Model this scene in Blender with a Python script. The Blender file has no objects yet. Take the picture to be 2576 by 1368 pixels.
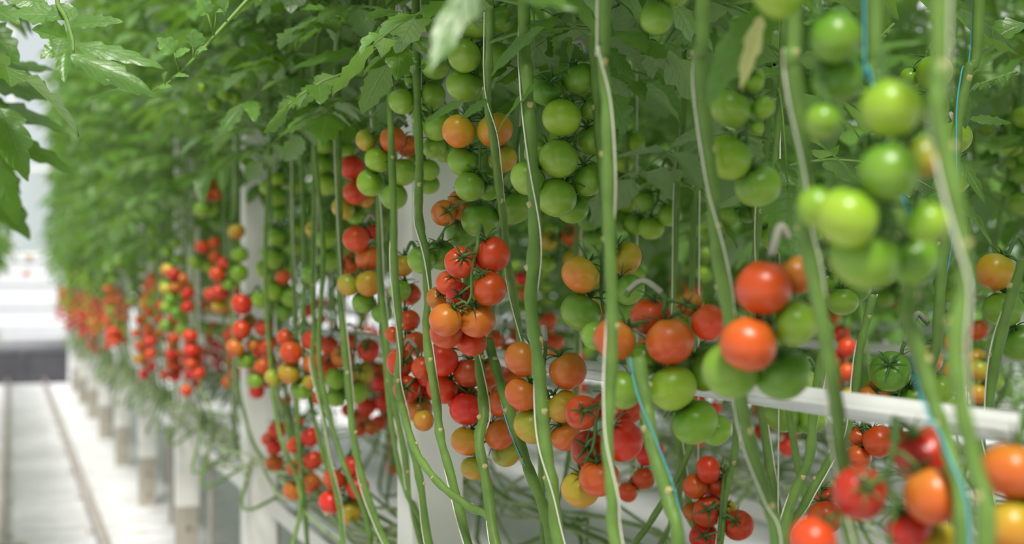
import bpy, math, random
from mathutils import Vector, Quaternion, Matrix
rnd = random.Random(7)
S = bpy.context.scene
COL = S.collection
F, H = 3300.0, 1.42                      # focal length in pixels of a 2576-wide frame, eye height
SN, CS = 0.3567, 0.9342                  # the rows run along +Y, the camera is turned this far to the right
PI = math.pi

def P(x, y, z):
    """pixel + depth -> point in the greenhouse (rows along +Y, floor at 0)"""
    xc = (x - 1288.0) / F * z
    return Vector((xc * CS + z * SN, -xc * SN + z * CS, H - (y - 730.0) / F * z))
def depth_of(p): return p.x * SN + p.y * CS
def pix(p):
    z = depth_of(p); xc = p.x * CS - p.y * SN
    return 1288 + xc / z * F, 730 - (p.z - H) / z * F
def lateral(a): return a * CS

# ------------------------------------------------------------------ materials
def srgb(r, g, b):
    def c(v):
        v /= 255.0
        return v / 12.92 if v <= 0.04045 else ((v + 0.055) / 1.055) ** 2.4
    return (c(r), c(g), c(b), 1)
def mat(name):
    m = bpy.data.materials.new(name); m.use_nodes = True
    nt = m.node_tree; b = nt.nodes['Principled BSDF']
    return m, nt, b
def N(nt, t, **k):
    n = nt.nodes.new(t)
    for a, v in k.items(): setattr(n, a, v)
    return n
def simple(name, col, rough=0.5, noise=0.0, scale=20, spec=0.5, bump=0.0, metal=0):
    m, nt, b = mat(name)
    b.inputs['Roughness'].default_value = rough
    b.inputs['Specular IOR Level'].default_value = spec
    b.inputs['Metallic'].default_value = metal
    b.inputs['Base Color'].default_value = col
    if noise or bump:
        tc = N(nt, 'ShaderNodeTexCoord'); nz = N(nt, 'ShaderNodeTexNoise')
        nz.inputs['Scale'].default_value = scale; nz.inputs['Detail'].default_value = 4
        nt.links.new(tc.outputs['Object'], nz.inputs['Vector'])
        if noise:
            hs = N(nt, 'ShaderNodeHueSaturation'); hs.inputs['Color'].default_value = col
            mr = N(nt, 'ShaderNodeMapRange')
            mr.inputs['From Min'].default_value = .3; mr.inputs['From Max'].default_value = .7
            mr.inputs['To Min'].default_value = 1 - noise; mr.inputs['To Max'].default_value = 1 + noise
            nt.links.new(nz.outputs['Fac'], mr.inputs['Value']); nt.links.new(mr.outputs[0], hs.inputs['Value'])
            nt.links.new(hs.outputs[0], b.inputs['Base Color'])
        if bump:
            bp = N(nt, 'ShaderNodeBump'); bp.inputs['Strength'].default_value = bump; bp.inputs['Distance'].default_value = .002
            nt.links.new(nz.outputs['Fac'], bp.inputs['Height']); nt.links.new(bp.outputs[0], b.inputs['Normal'])
    return m

def tomato_mat(code, shoulder, body, end):
    """skin: colour of the stalk end, the flanks and the blossom end of the fruit itself"""
    m, nt, b = mat('tomato_skin_' + code)
    tc = N(nt, 'ShaderNodeTexCoord'); sp = N(nt, 'ShaderNodeSeparateXYZ')
    nt.links.new(tc.outputs['Generated'], sp.inputs[0])
    nz = N(nt, 'ShaderNodeTexNoise'); nz.inputs['Scale'].default_value = 2.2; nz.inputs['Detail'].default_value = 3
    oi = N(nt, 'ShaderNodeObjectInfo')
    ad = N(nt, 'ShaderNodeVectorMath', operation='ADD'); mu = N(nt, 'ShaderNodeVectorMath', operation='SCALE')
    mu.inputs[0].default_value = (13, 7, 5); nt.links.new(oi.outputs['Random'], mu.inputs['Scale'])
    nt.links.new(tc.outputs['Generated'], ad.inputs[0]); nt.links.new(mu.outputs[0], ad.inputs[1]); nt.links.new(ad.outputs[0], nz.inputs['Vector'])
    ma = N(nt, 'ShaderNodeMath', operation='MULTIPLY_ADD'); ma.inputs[1].default_value = .5; ma.inputs[2].default_value = -.25
    nt.links.new(nz.outputs['Fac'], ma.inputs[0])
    a2 = N(nt, 'ShaderNodeMath', operation='ADD'); nt.links.new(sp.outputs['Z'], a2.inputs[0]); nt.links.new(ma.outputs[0], a2.inputs[1])
    cr = N(nt, 'ShaderNodeValToRGB'); e = cr.color_ramp.elements
    e[0].position = .05; e[0].color = end; e[1].position = .97; e[1].color = shoulder
    k = e.new(.5); k.color = body
    nt.links.new(a2.outputs[0], cr.inputs[0])
    hs = N(nt, 'ShaderNodeHueSaturation'); hs.inputs['Saturation'].default_value = 1
    mr = N(nt, 'ShaderNodeMapRange'); mr.inputs['To Min'].default_value = .495; mr.inputs['To Max'].default_value = .512
    nt.links.new(oi.outputs['Random'], mr.inputs['Value']); nt.links.new(mr.outputs[0], hs.inputs['Hue'])
    mv = N(nt, 'ShaderNodeMapRange'); mv.inputs['To Min'].default_value = 1.12; mv.inputs['To Max'].default_value = .88
    nt.links.new(oi.outputs['Random'], mv.inputs['Value']); nt.links.new(mv.outputs[0], hs.inputs['Value'])
    nt.links.new(cr.outputs[0], hs.inputs['Color']); nt.links.new(hs.outputs[0], b.inputs['Base Color'])
    b.inputs['Roughness'].default_value = .32; b.inputs['Specular IOR Level'].default_value = .5
    n2 = N(nt, 'ShaderNodeTexNoise'); n2.inputs['Scale'].default_value = 60; nt.links.new(tc.outputs['Generated'], n2.inputs['Vector'])
    bp = N(nt, 'ShaderNodeBump'); bp.inputs['Strength'].default_value = .04; bp.inputs['Distance'].default_value = .02
    nt.links.new(n2.outputs['Fac'], bp.inputs['Height']); nt.links.new(bp.outputs[0], b.inputs['Normal'])
    return m
TM = {
 'G': tomato_mat('green', srgb(92, 136, 36), srgb(116, 154, 42), srgb(134, 164, 56)),
 'L': tomato_mat('lime', srgb(108, 152, 34), srgb(132, 168, 40), srgb(148, 176, 52)),
 'Y': tomato_mat('ochre', srgb(170, 158, 38), srgb(192, 148, 36), srgb(204, 118, 38)),
 'K': tomato_mat('olive', srgb(128, 152, 44), srgb(168, 160, 44), srgb(192, 138, 44)),
 'O': tomato_mat('orange', srgb(190, 116, 32), srgb(202, 102, 34), srgb(206, 82, 36)),
 'M': tomato_mat('vermilion', srgb(206, 92, 30), srgb(212, 78, 28), srgb(214, 68, 30)),
 'R': tomato_mat('red', srgb(200, 50, 22), srgb(208, 52, 24), srgb(212, 58, 28)),
 'D': tomato_mat('deep_red', srgb(174, 38, 22), srgb(186, 40, 24), srgb(192, 46, 26)),
}
def leaf_mat(name, top, under, trans, tw=.38):
    m, nt, b = mat(name)
    ge = N(nt, 'ShaderNodeNewGeometry')
    uv = N(nt, 'ShaderNodeUVMap'); sp = N(nt, 'ShaderNodeSeparateXYZ'); nt.links.new(uv.outputs[0], sp.inputs[0])
    ab = N(nt, 'ShaderNodeMath', operation='ABSOLUTE'); nt.links.new(sp.outputs['Y'], ab.inputs[0])
    t = N(nt, 'ShaderNodeMath', operation='MULTIPLY_ADD'); t.inputs[1].default_value = -.26
    nt.links.new(ab.outputs[0], t.inputs[0]); nt.links.new(sp.outputs['X'], t.inputs[2])
    sc = N(nt, 'ShaderNodeMath', operation='MULTIPLY'); sc.inputs[1].default_value = 7.0; nt.links.new(t.outputs[0], sc.inputs[0])
    pp = N(nt, 'ShaderNodeMath', operation='PINGPONG'); pp.inputs[1].default_value = .5; nt.links.new(sc.outputs[0], pp.inputs[0])
    lo = N(nt, 'ShaderNodeMapRange'); lo.inputs['From Max'].default_value = .09; lo.inputs['To Min'].default_value = 1; lo.inputs['To Max'].default_value = 0
    nt.links.new(pp.outputs[0], lo.inputs['Value'])
    mi = N(nt, 'ShaderNodeMapRange'); mi.inputs['From Max'].default_value = .08; mi.inputs['To Min'].default_value = 1; mi.inputs['To Max'].default_value = 0
    nt.links.new(ab.outputs[0], mi.inputs['Value'])
    mx = N(nt, 'ShaderNodeMath', operation='MAXIMUM'); nt.links.new(lo.outputs[0], mx.inputs[0]); nt.links.new(mi.outputs[0], mx.inputs[1])
    hs = N(nt, 'ShaderNodeHueSaturation'); hs.inputs['Color'].default_value = top
    mr = N(nt, 'ShaderNodeMapRange'); mr.inputs['To Min'].default_value = .6; mr.inputs['To Max'].default_value = 1.6
    nt.links.new(ge.outputs['Random Per Island'], mr.inputs['Value']); nt.links.new(mr.outputs[0], hs.inputs['Value'])
    m1 = N(nt, 'ShaderNodeMix', data_type='RGBA'); nt.links.new(ge.outputs['Backfacing'], m1.inputs['Factor'])
    nt.links.new(hs.outputs[0], m1.inputs['A']); m1.inputs['B'].default_value = under
    vf = N(nt, 'ShaderNodeMath', operation='MULTIPLY'); vf.inputs[1].default_value = .17; nt.links.new(mx.outputs[0], vf.inputs[0])
    m2 = N(nt, 'ShaderNodeMix', data_type='RGBA'); nt.links.new(vf.outputs[0], m2.inputs['Factor'])
    nt.links.new(m1.outputs['Result'], m2.inputs['A']); m2.inputs['B'].default_value = srgb(160, 190, 110)
    nt.links.new(m2.outputs['Result'], b.inputs['Base Color'])
    b.inputs['Coat Weight'].default_value = .35; b.inputs['Coat Roughness'].default_value = .4; b.inputs['Roughness'].default_value = .42; b.inputs['Specular IOR Level'].default_value = .75
    bp = N(nt, 'ShaderNodeBump'); bp.inputs['Strength'].default_value = .5; bp.inputs['Distance'].default_value = .003; bp.invert = True
    tc = N(nt, 'ShaderNodeTexCoord'); nz = N(nt, 'ShaderNodeTexNoise'); nz.inputs['Scale'].default_value = 90; nz.inputs['Detail'].default_value = 2
    nt.links.new(tc.outputs['Object'], nz.inputs['Vector'])
    sm = N(nt, 'ShaderNodeMath', operation='MULTIPLY_ADD'); sm.inputs[1].default_value = .9; nt.links.new(nz.outputs['Fac'], sm.inputs[0]); nt.links.new(mx.outputs[0], sm.inputs[2])
    nt.links.new(sm.outputs[0], bp.inputs['Height']); nt.links.new(bp.outputs[0], b.inputs['Normal'])
    tr = N(nt, 'ShaderNodeBsdfTranslucent'); tr.inputs[0].default_value = trans
    ms = N(nt, 'ShaderNodeMixShader'); ms.inputs[0].default_value = tw
    nt.links.new(b.outputs[0], ms.inputs[1]); nt.links.new(tr.outputs[0], ms.inputs[2])
    nt.links.new(ms.outputs[0], nt.nodes['Material Output'].inputs['Surface'])
    return m
M_LEAF = leaf_mat('tomato_leaf', srgb(76, 116, 42), srgb(124, 154, 96), srgb(124, 174, 36), .34)
M_YOUNG = leaf_mat('young_leaf', srgb(112, 154, 76), srgb(150, 184, 136), srgb(140, 196, 80), .45)
M_DRY = leaf_mat('wilting_leaf', srgb(176, 176, 110), srgb(190, 190, 140), srgb(190, 190, 100), .3)
M_STEM = simple('vine_stem', srgb(100, 132, 58), .5, .18, 28, .4, .3)
M_OLD = simple('old_stem', srgb(150, 168, 120), .6, .2, 20, .3)
M_STEMD = simple('truss_stalk', srgb(82, 118, 56), .55, .2, 60, .4)
M_CALYX = simple('calyx_green', srgb(66, 104, 48), .55, .2, 60, .4)
M_SCAR = simple('leaf_scar', srgb(176, 168, 116), .8, .15, 200, .2)
M_TWINE = simple('white_twine', srgb(226, 224, 206), .7, .08, 300, .3)
M_BLUE = simple('blue_twine', srgb(84, 176, 196), .6, .08, 300, .3)
M_POST = simple('white_paint', srgb(232, 231, 226), .42, .04, 6, .5)
M_BASE = simple('grey_base', srgb(172, 166, 154), .75, .08, 30, .3)
M_BOLT = simple('bolt', srgb(140, 136, 128), .4, 0, 1, .5, 0, .6)
M_PIPE = simple('white_pipe', srgb(202, 204, 202), .35, .05, 12, .5)
M_RAIL = simple('grey_rail', srgb(184, 174, 166), .45, .15, 14, .5)
M_SLAB = simple('white_plastic_sleeve', srgb(226, 230, 236), .4, .06, 8, .5, .4)
M_DARK = simple('dark_metal', srgb(70, 70, 76), .6, .12, 5, .4)
M_DARK2 = simple('mid_metal', srgb(132, 132, 138), .6, .12, 5, .4)
M_CLIP = simple('grey_clip', srgb(158, 156, 142), .5, .1, 100, .4)

# ------------------------------------------------------------------ mesh helpers
class MB:
    def __init__(s): s.v, s.f, s.uv = [], [], []
    def add(s, vs, fs, uvs=None):
        o = len(s.v); s.v += [tuple(p) for p in vs]
        s.uv += uvs if uvs else [(0.5, 0.5)] * len(vs)
        s.f += [tuple(i + o for i in f) for f in fs]
    def box(s, lo, hi):
        x0, y0, z0 = lo; x1, y1, z1 = hi
        s.add([(x0,y0,z0),(x1,y0,z0),(x1,y1,z0),(x0,y1,z0),(x0,y0,z1),(x1,y0,z1),(x1,y1,z1),(x0,y1,z1)],
              [(0,3,2,1),(4,5,6,7),(0,1,5,4),(1,2,6,5),(2,3,7,6),(3,0,4,7)])
    def tube(s, pts, rad, n=8, cap=True):
        pts = [Vector(p) for p in pts]; m = len(pts)
        if not hasattr(rad, '__len__'): rad = [rad] * m
        ref = None; vs = []
        for i, p in enumerate(pts):
            t = (pts[min(i+1, m-1)] - pts[max(i-1, 0)])
            t = t.normalized() if t.length > 1e-9 else Vector((0, 0, 1))
            if ref is None:
                ref = t.orthogonal().normalized()
            ref = (ref - t * ref.dot(t))
            ref = ref.normalized() if ref.length > 1e-6 else t.orthogonal().normalized()
            b = t.cross(ref)
            for k in range(n):
                a = 2 * PI * k / n
                vs.append(p + (ref * math.cos(a) + b * math.sin(a)) * rad[i])
        fs = [(i*n+k, i*n+(k+1) % n, (i+1)*n+(k+1) % n, (i+1)*n+k) for i in range(m-1) for k in range(n)]
        if cap: fs += [tuple(range(n-1, -1, -1)), tuple((m-1)*n+k for k in range(n))]
        s.add(vs, fs)
    def mesh(s, name, m, smooth=True):
        me = bpy.data.meshes.new(name); me.from_pydata(s.v, [], s.f)
        ul = me.uv_layers.new(name='UVMap')
        idx = [0] * len(me.loops); me.loops.foreach_get('vertex_index', idx)
        flat = [c for i in idx for c in s.uv[i]]; ul.data.foreach_set('uv', flat)
        if smooth: me.polygons.foreach_set('use_smooth', [True] * len(me.polygons))
        for x in (m if isinstance(m, (list, tuple)) else [m]): me.materials.append(x)
        me.update(); return me
def link(name, me, parent=None, loc=(0, 0, 0)):
    o = bpy.data.objects.new(name, me); COL.objects.link(o); o.location = loc
    if parent is not None: o.parent = parent
    return o
def tag(o, label, cat, group=None, kind=None):
    if label: o['label'] = label
    if cat: o['category'] = cat
    if group: o['group'] = group
    if kind: o['kind'] = kind
    return o
def empty(name, loc):
    o = bpy.data.objects.new(name, None); COL.objects.link(o); o.location = loc; o.empty_display_size = .05
    return o
def smooth_path(pts, per=6):
    """Catmull-Rom through the points"""
    p = [Vector(q) for q in pts]
    if len(p) < 3:
        return [p[0].lerp(p[-1], i / per) for i in range(per + 1)]
    p = [p[0] * 2 - p[1]] + p + [p[-1] * 2 - p[-2]]; out = []
    for i in range(1, len(p) - 2):
        a, b, c, d = p[i-1:i+3]
        for k in range(per):
            t = k / per
            out.append(.5 * ((2*b) + (c-a)*t + (2*a-5*b+4*c-d)*t*t + (3*b-3*c+d-a)*t*t*t))
    out.append(p[-2]); return out

# ------------------------------------------------------------------ tomatoes
def tomato_mesh_data(seed):
    r = random.Random(seed); nl = r.choice([4, 5, 6]); am = r.uniform(.008, .022); ph = r.uniform(0, 6); el = r.uniform(.86, .95)
    nu, nv = 28, 18; mb = MB(); vs = []
    for j in range(nv + 1):
        th = PI * j / nv
        for i in range(nu):
            a = 2 * PI * i / nu
            rr = .5 * math.sin(th) ** .94 * (1 + am * math.cos(nl * a + ph) * math.sin(th) + .012 * math.cos(2 * a + ph))
            zz = .5 * el * math.cos(th) * (1 if th > PI / 2 else 1.0)
            zz -= .075 * math.exp(-(math.sin(th) / .34) ** 2) * (1 if th < PI / 2 else 0)
            zz += .012 * math.exp(-(math.sin(th) / .3) ** 2) * (1 if th > PI / 2 else 0)
            zz += am * .8 * math.cos(nl * a + ph) * math.exp(-((th - .7) / .4) ** 2)
            vs.append((rr * math.cos(a), rr * math.sin(a), zz))
    fs = [(j*nu+i, (j+1)*nu+i, (j+1)*nu+(i+1) % nu, j*nu+(i+1) % nu) for j in range(nv) for i in range(nu)]
    mb.add(vs, fs); return mb
TMESH = {}
for s_ in range(4):
    d_ = tomato_mesh_data(40 + s_)
    for code, m_ in TM.items(): TMESH[(s_, code)] = d_.mesh('tomato', m_)
def calyx_mesh(seed):
    r = random.Random(seed); mb = MB(); n = 5 if seed % 2 else 6
    for k in range(n):
        a = 2 * PI * k / n + r.uniform(-.2, .2); L = r.uniform(.34, .5); lift = r.uniform(-.10, .22); vs = []; fs = []
        dx, dy = math.cos(a), math.sin(a); m = 7
        for i in range(m):
            t = i / (m - 1); w = .052 * (1 - t) ** .8 * (.55 + 1.6 * t * (1 - t)) + .004
            rr = .02 + L * t; z = .42 + .09 * math.sin(t * PI * .8) + lift * t * t
            for q, dz in ((-1, .0), (0, .016), (1, .0)):
                vs.append((dx * rr - dy * w * q, dy * rr + dx * w * q, z + dz))
            for q in (-1, 1): vs.append((dx * rr - dy * w * q * .6, dy * rr + dx * w * q * .6, z - .014))
        for i in range(m - 1):
            b = i * 5; c = b + 5
            ring = (0, 1, 2, 4, 3)
            for q in range(5):
                p0, p1 = ring[q], ring[(q + 1) % 5]
                fs.append((b + p0, b + p1, c + p1, c + p0))
        mb.add(vs, fs)
    mb.tube([(0, 0, .36), (0, 0, .43), (.01, 0, .5), (.015, 0, .56)], [.075, .06, .034, .03], 7)
    return mb.mesh('calyx', M_CALYX)
CAL = [calyx_mesh(i) for i in range(4)]
OBST = []          # everything a fruit must keep clear of: (centre, radius)
def clear_of(p, r, squeeze=.965):
    for q, rr in OBST:
        d = (r + rr) * squeeze
        if abs(p.x - q.x) < d and abs(p.z - q.z) < d and (p - q).length < d: return False
    return True
def add_tomato(root, p, dia, code, axis, with_calyx=True):
    o = link('tomato', TMESH[(rnd.randrange(4), code)], root, p - Vector(root.location))
    q = Vector((0, 0, 1)).rotation_difference(axis.normalized()) @ Quaternion((0, 0, 1), rnd.uniform(0, 6.28))
    o.rotation_mode = 'QUATERNION'; o.rotation_quaternion = q
    o.scale = (dia * rnd.uniform(.99, 1.05), dia * rnd.uniform(.97, 1.03), dia * rnd.uniform(.98, 1.06))
    if with_calyx: link('calyx', CAL[rnd.randrange(4)], o)
    return o
HAND_BOXES = []
def truss(label, fruit, z=None, attach=None, rachis=None, front=False, clip=False, group=None):
    """fruit: (x, y, width, colour, facing?) in the photograph's pixels, nearest first; real fruit are about 57 mm"""
    ds = sorted(t[2] for t in fruit)
    if z is None: z = .0575 * F / ds[int(len(ds) * .7)]
    placed = []
    for t in fruit:
        x, y, d, c = t[:4]; zz = z
        while True:
            p = P(x, y, zz); r = d / 2 * zz / F
            if clear_of(p, r) or zz > z + .35: break
            zz += .003
        OBST.append((p, r)); placed.append((p, r, c, len(t) > 4))
    mx = sum(t[0] for t in fruit) / len(fruit); top = min(t[1] - t[2] * .5 for t in fruit); dm = ds[len(ds) // 2]
    zm = sum(depth_of(p) for p, *_ in placed) / len(placed)
    if attach is None: attach = (mx + dm * rnd.choice((-.5, .5)), top - dm * .1)
    A = P(attach[0], attach[1], zm + .01)
    root = tag(empty('tomato_truss', A), label, 'tomato truss', group)
    def arch(B): return [A, A.lerp(B, .12) + Vector((0, 0, .010)), A.lerp(B, .45) + Vector((0, 0, .020 + max(0, (A - B).z) * .3)), A.lerp(B, .85) + Vector((0, 0, .012)), B]
    if rachis: pts = arch(P(*rachis[0], z - .012 if front else zm)) + [P(x, y, z - .012 if front else zm) for x, y in rachis[1:]]
    else:
        bot = max(t[1] for t in fruit); pts = arch(P(mx, top + dm * .25, zm))
        n = max(2, len(fruit) // 2)
        for i in range(1, n + 1):
            yy = top + dm * .3 + (bot - top - dm * .3) * i / n
            near = [t for t in fruit if abs(t[1] - yy) < dm * 1.2] or fruit
            xx = sum(t[0] for t in near) / len(near)
            pts.append(P(xx + rnd.uniform(-4, 4), yy, zm))
    path = smooth_path(pts, 5); st = MB(); nP = len(path)
    st.tube(path, [.0042 - .0022 * i / nP for i in range(nP)], 7)
    for p, r, c, face in placed:
        nd = min(path[14:], key=lambda q: (q - p - Vector((0, 0, r * .9))).length)
        ax = (nd - p); ax = ax.normalized() if ax.length > 1e-5 else Vector((0, 0, 1))
        ax = (ax + Vector((0, 0, .55))).normalized()
        view = (Vector((0, 0, H)) - p).normalized()
        if face: ax = (view * 1.3 + ax * .5 + Vector((rnd.uniform(-.3, .3), 0, rnd.uniform(-.2, .35)))).normalized()
        add_tomato(root, p, 2 * r, c, ax)
        tip = p + ax * r * 1.12
        mid = nd.lerp(tip, .5) + ax * .006
        st.tube(smooth_path([nd, mid, tip], 3), [.0022, .002, .002, .0024, .0022, .0024, .0026], 6)
    st.v = [tuple(Vector(v) - A) for v in st.v]
    link('stalk', st.mesh('stalk', M_STEMD), root)
    if clip:
        cb = MB(); b0 = path[0]; pp = [q + Vector((0, 0, .0015)) for q in path[3:17]]
        cb.tube([q - A for q in pp], .0044, 8)
        tag(link('support_clip', cb.mesh('support_clip', M_CLIP), root), 'grey clip over the bent stalk', None)
    return root

# ------------------------------------------------------------------ leaves
def leaflet(mb, base, d, up, L, W, r, nu=12, dr=None):
    d = d.normalized(); side = d.cross(up)
    side = side.normalized() if side.length > 1e-4 else d.orthogonal().normalized()
    up = side.cross(d).normalized()
    teeth = r.choice([3, 4, 5]); off = r.random(); droop = r.uniform(.1, .55) if dr is None else dr; fold = r.uniform(-.1, .5); tw = r.uniform(-.5, .5); curl = r.uniform(-.25, .35)
    vs, uv, fs = [], [], []; cols = (-1, -.5, 0, .5, 1)
    for i in range(nu + 1):
        u = i / nu
        w = W * .5 * max(0.0, math.sin(PI * min(1, u) ** .72)) ** .85 + .0006
        for v in cols:
            e = 1.0
            if abs(v) == 1: e = .74 + .42 * ((u * teeth + off + .13 * v) % 1.0)
            elif v: e = .95
            s = side * math.cos(tw * u) + up * math.sin(tw * u)
            z = -droop * u * u * L * .6 + fold * abs(v) * w * e - curl * v * v * w + math.sin(u * 19 + v * 3 + off * 9) * .035 * W * abs(v)
            q = base + d * (u * L * (1 - .18 * droop * u)) + s * (v * w * e) + up * z
            vs.append(q); uv.append((u, v))
    for i in range(nu):
        for k in range(4):
            b = i * 5 + k; fs.append((b, b + 1, b + 6, b + 5))
    mb.add(vs, fs, uv)
def compound(mb, st, base, d, L, r, nu=9, droop=None, size=1.0):
    """a tomato leaf: a midrib with pairs of lobed leaflets and a terminal one"""
    d = d.normalized(); dr = r.uniform(.25, .7) if droop is None else droop
    pts = [base + d * (L * t) + Vector((0, 0, -dr * L * t * t)) for t in (0, .15, .3, .45, .6, .75, .9)]
    st.tube(pts, [.0032, .003, .0027, .0024, .002, .0017, .0012], 5, False)
    up0 = Vector((r.uniform(-.3, .3), r.uniform(-.3, .3), 1))
    for t, k in ((.26, .27), (.46, .33), (.66, .33), (.84, .26)):
        i = t * 6.66; a = pts[min(6, int(i))].lerp(pts[min(6, int(i) + 1)], i - int(i))
        tg = (d + Vector((0, 0, -2 * dr * t))).normalized(); sd = tg.cross(Vector((0, 0, 1)))
        sd = sd.normalized() if sd.length > 1e-3 else Vector((1, 0, 0))
        for sg in (-1, 1):
            if r.random() < .1: continue
            dd = sd * sg + tg * r.uniform(.25, .7) + Vector((0, 0, r.uniform(-.55, .1)))
            l = L * k * r.uniform(.75, 1.15) * size
            leaflet(mb, a + sd * sg * .012, dd, up0, l, l * r.uniform(.5, .66), r, nu)
    tg = (d + Vector((0, 0, -2 * dr * .95))).normalized(); l = L * .36 * r.uniform(.85, 1.1) * size
    leaflet(mb, pts[-1], tg, up0, l, l * r.uniform(.55, .7), r, nu)
def foliage_mesh(seed, h0, h1, n, reach, nu):
    r = random.Random(seed); mb = MB(); st = MB(); a = r.uniform(0, 6)
    for i in range(n):
        h = h0 + (h1 - h0) * (i + r.random() * .8) / n; a += 2.4 + r.uniform(-.5, .5)
        d = Vector((math.cos(a), math.sin(a) * .8, r.uniform(.05, .5)))
        L = reach * r.uniform(.75, 1.15)
        compound(mb, st, Vector((0, 0, h)), d, L, r, nu)
    nl = len(mb.f); mb.add(st.v, st.f)
    me = mb.mesh('foliage', [M_LEAF, M_STEM]); me.polygons.foreach_set('material_index', [0] * nl + [1] * len(st.f)); return me

# ------------------------------------------------------------------ setting
fl, nt, b = mat('white_ground_cover')
tc = N(nt, 'ShaderNodeTexCoord'); n1 = N(nt, 'ShaderNodeTexNoise'); n1.inputs['Scale'].default_value = 5; n1.inputs['Detail'].default_value = 6
mp = N(nt, 'ShaderNodeMapping'); mp.inputs['Scale'].default_value = (1, 2.5, 1)
nt.links.new(tc.outputs['Object'], mp.inputs[0]); nt.links.new(mp.outputs[0], n1.inputs['Vector'])
cr = N(nt, 'ShaderNodeValToRGB'); e = cr.color_ramp.elements
e[0].position = .29; e[0].color = srgb(168, 154, 136); e[1].position = .42; e[1].color = srgb(230, 230, 234)
nt.links.new(n1.outputs['Fac'], cr.inputs[0]); nt.links.new(cr.outputs[0], b.inputs['Base Color'])
wv = N(nt, 'ShaderNodeTexWave'); wv.bands_direction = 'Y'; wv.inputs['Scale'].default_value = .9; wv.inputs['Distortion'].default_value = 2.5
nt.links.new(tc.outputs['Object'], wv.inputs['Vector'])
bp = N(nt, 'ShaderNodeBump'); bp.inputs['Strength'].default_value = .5; bp.inputs['Distance'].default_value = .03
nt.links.new(wv.outputs['Fac'], bp.inputs['Height']); nt.links.new(bp.outputs[0], b.inputs['Normal']); b.inputs['Roughness'].default_value = .6
YF = 23.0
mb = MB(); mb.box((-4, -7, -.1), (16, YF + 2, 0)); tag(link('floor', mb.mesh('floor', fl, False)), 'white plastic ground cover on the greenhouse floor', 'floor', None, 'structure')
mw = simple('white_wall_panel', srgb(206, 208, 213), .5, .03, 3)
mb = MB(); mb.box((-4, YF, 0), (16, YF + .08, 2.0))
for i in range(5): mb.box((-4, YF - .03, .38 + i * .38), (16, YF, .41 + i * .38))
tag(link('wall_far', mb.mesh('wall_far', mw, False)), 'pale panelled end wall of the greenhouse', 'wall', None, 'structure')
g, nt, b = mat('clear_glass')
tr = N(nt, 'ShaderNodeBsdfTransparent'); tr.inputs[0].default_value = (.93, .96, .95, 1); gl = N(nt, 'ShaderNodeBsdfGlossy'); gl.inputs['Roughness'].default_value = .02
ms = N(nt, 'ShaderNodeMixShader'); ms.inputs[0].default_value = .06
nt.links.new(tr.outputs[0], ms.inputs[1]); nt.links.new(gl.outputs[0], ms.inputs[2]); nt.links.new(ms.outputs[0], nt.nodes['Material Output'].inputs['Surface'])
mb = MB(); mb.box((-4, YF + .03, 2.0), (16, YF + .04, 6.0)); w = tag(link('window_1', mb.mesh('glass', g, False)), 'clear glazing above the end wall', 'window', None, 'structure')
mb = MB()
for i in range(21): mb.box((-4 + i - .02, YF, 2.0), (-4 + i + .02, YF + .07, 6.0))
for k in range(3): mb.box((-4, YF, 2.0 + k * 1.4), (16, YF + .07, 2.04 + k * 1.4))
link('window_frame', mb.mesh('window_frame', M_POST, False), w)

ORD = ['first', 'second', 'third', 'fourth', 'fifth', 'sixth', 'seventh', 'eighth', 'ninth', 'tenth', 'eleventh', 'twelfth', 'thirteenth', 'fourteenth',
       'fifteenth', 'sixteenth', 'seventeenth', 'eighteenth', 'nineteenth']
TENS = ['', '', 'twent', 'thirt', 'fort', 'fift', 'sixt', 'sevent', 'eight']
def ordinal(i):
    i += 1
    if i < 20: return ORD[i - 1]
    t, u = divmod(i, 10)
    return TENS[t] + 'ieth' if u == 0 else TENS[t] + 'y-' + ORD[u - 1]

# rails of the aisle, pipes between the rows
for a_, lab in ((.497, 'grey pipe rail on the right side of the white aisle floor'), (-.051, 'grey pipe rail at the left edge of the white aisle floor')):
    mb = MB(); x = lateral(a_)
    o = MB(); o.tube([(0, .8, .085), (0, 6, .085), (0, 12, .085), (0, YF - 1.4, .085)], .029, 12)
    r_ = tag(empty('pipe_rail', (x, .8, 0)), lab, 'rail'); o.v = [(p[0], p[1] - .8, p[2]) for p in o.v]
    link('rail_tube', o.mesh('rail_tube', M_RAIL), r_)
    for k in range(16):
        o = MB(); o.box((-.05, -.03, 0), (.05, .03, .012)); o.box((-.012, -.02, .012), (.012, .02, .058)); link('rail_foot', o.mesh('rail_foot', M_RAIL, False), r_, (0, .5 + k * 1.35, 0))
for X, zc, y0, lab in ((.935, H - .138, .6, 'white horizontal pipe running behind the front vines'),
                       (2.53, H - .18, 1.6, 'white horizontal pipe in the second bed, behind the yellow and green tomatoes'),
                       (4.13, H - .18, 3.2, 'faint white horizontal pipe deep among the back rows')):
    o = MB(); o.tube([(0, 0, 0), (0, 4, 0), (0, 9, 0), (0, YF - .5 - y0, 0)], .0165, 16)
    o.box((-.0185, 0, -.003), (-.012, YF - .5 - y0, .003))
    tag(link('heating_pipe', o.mesh('heating_pipe', M_PIPE), None, (X, y0, zc)), lab, 'pipe')
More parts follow.
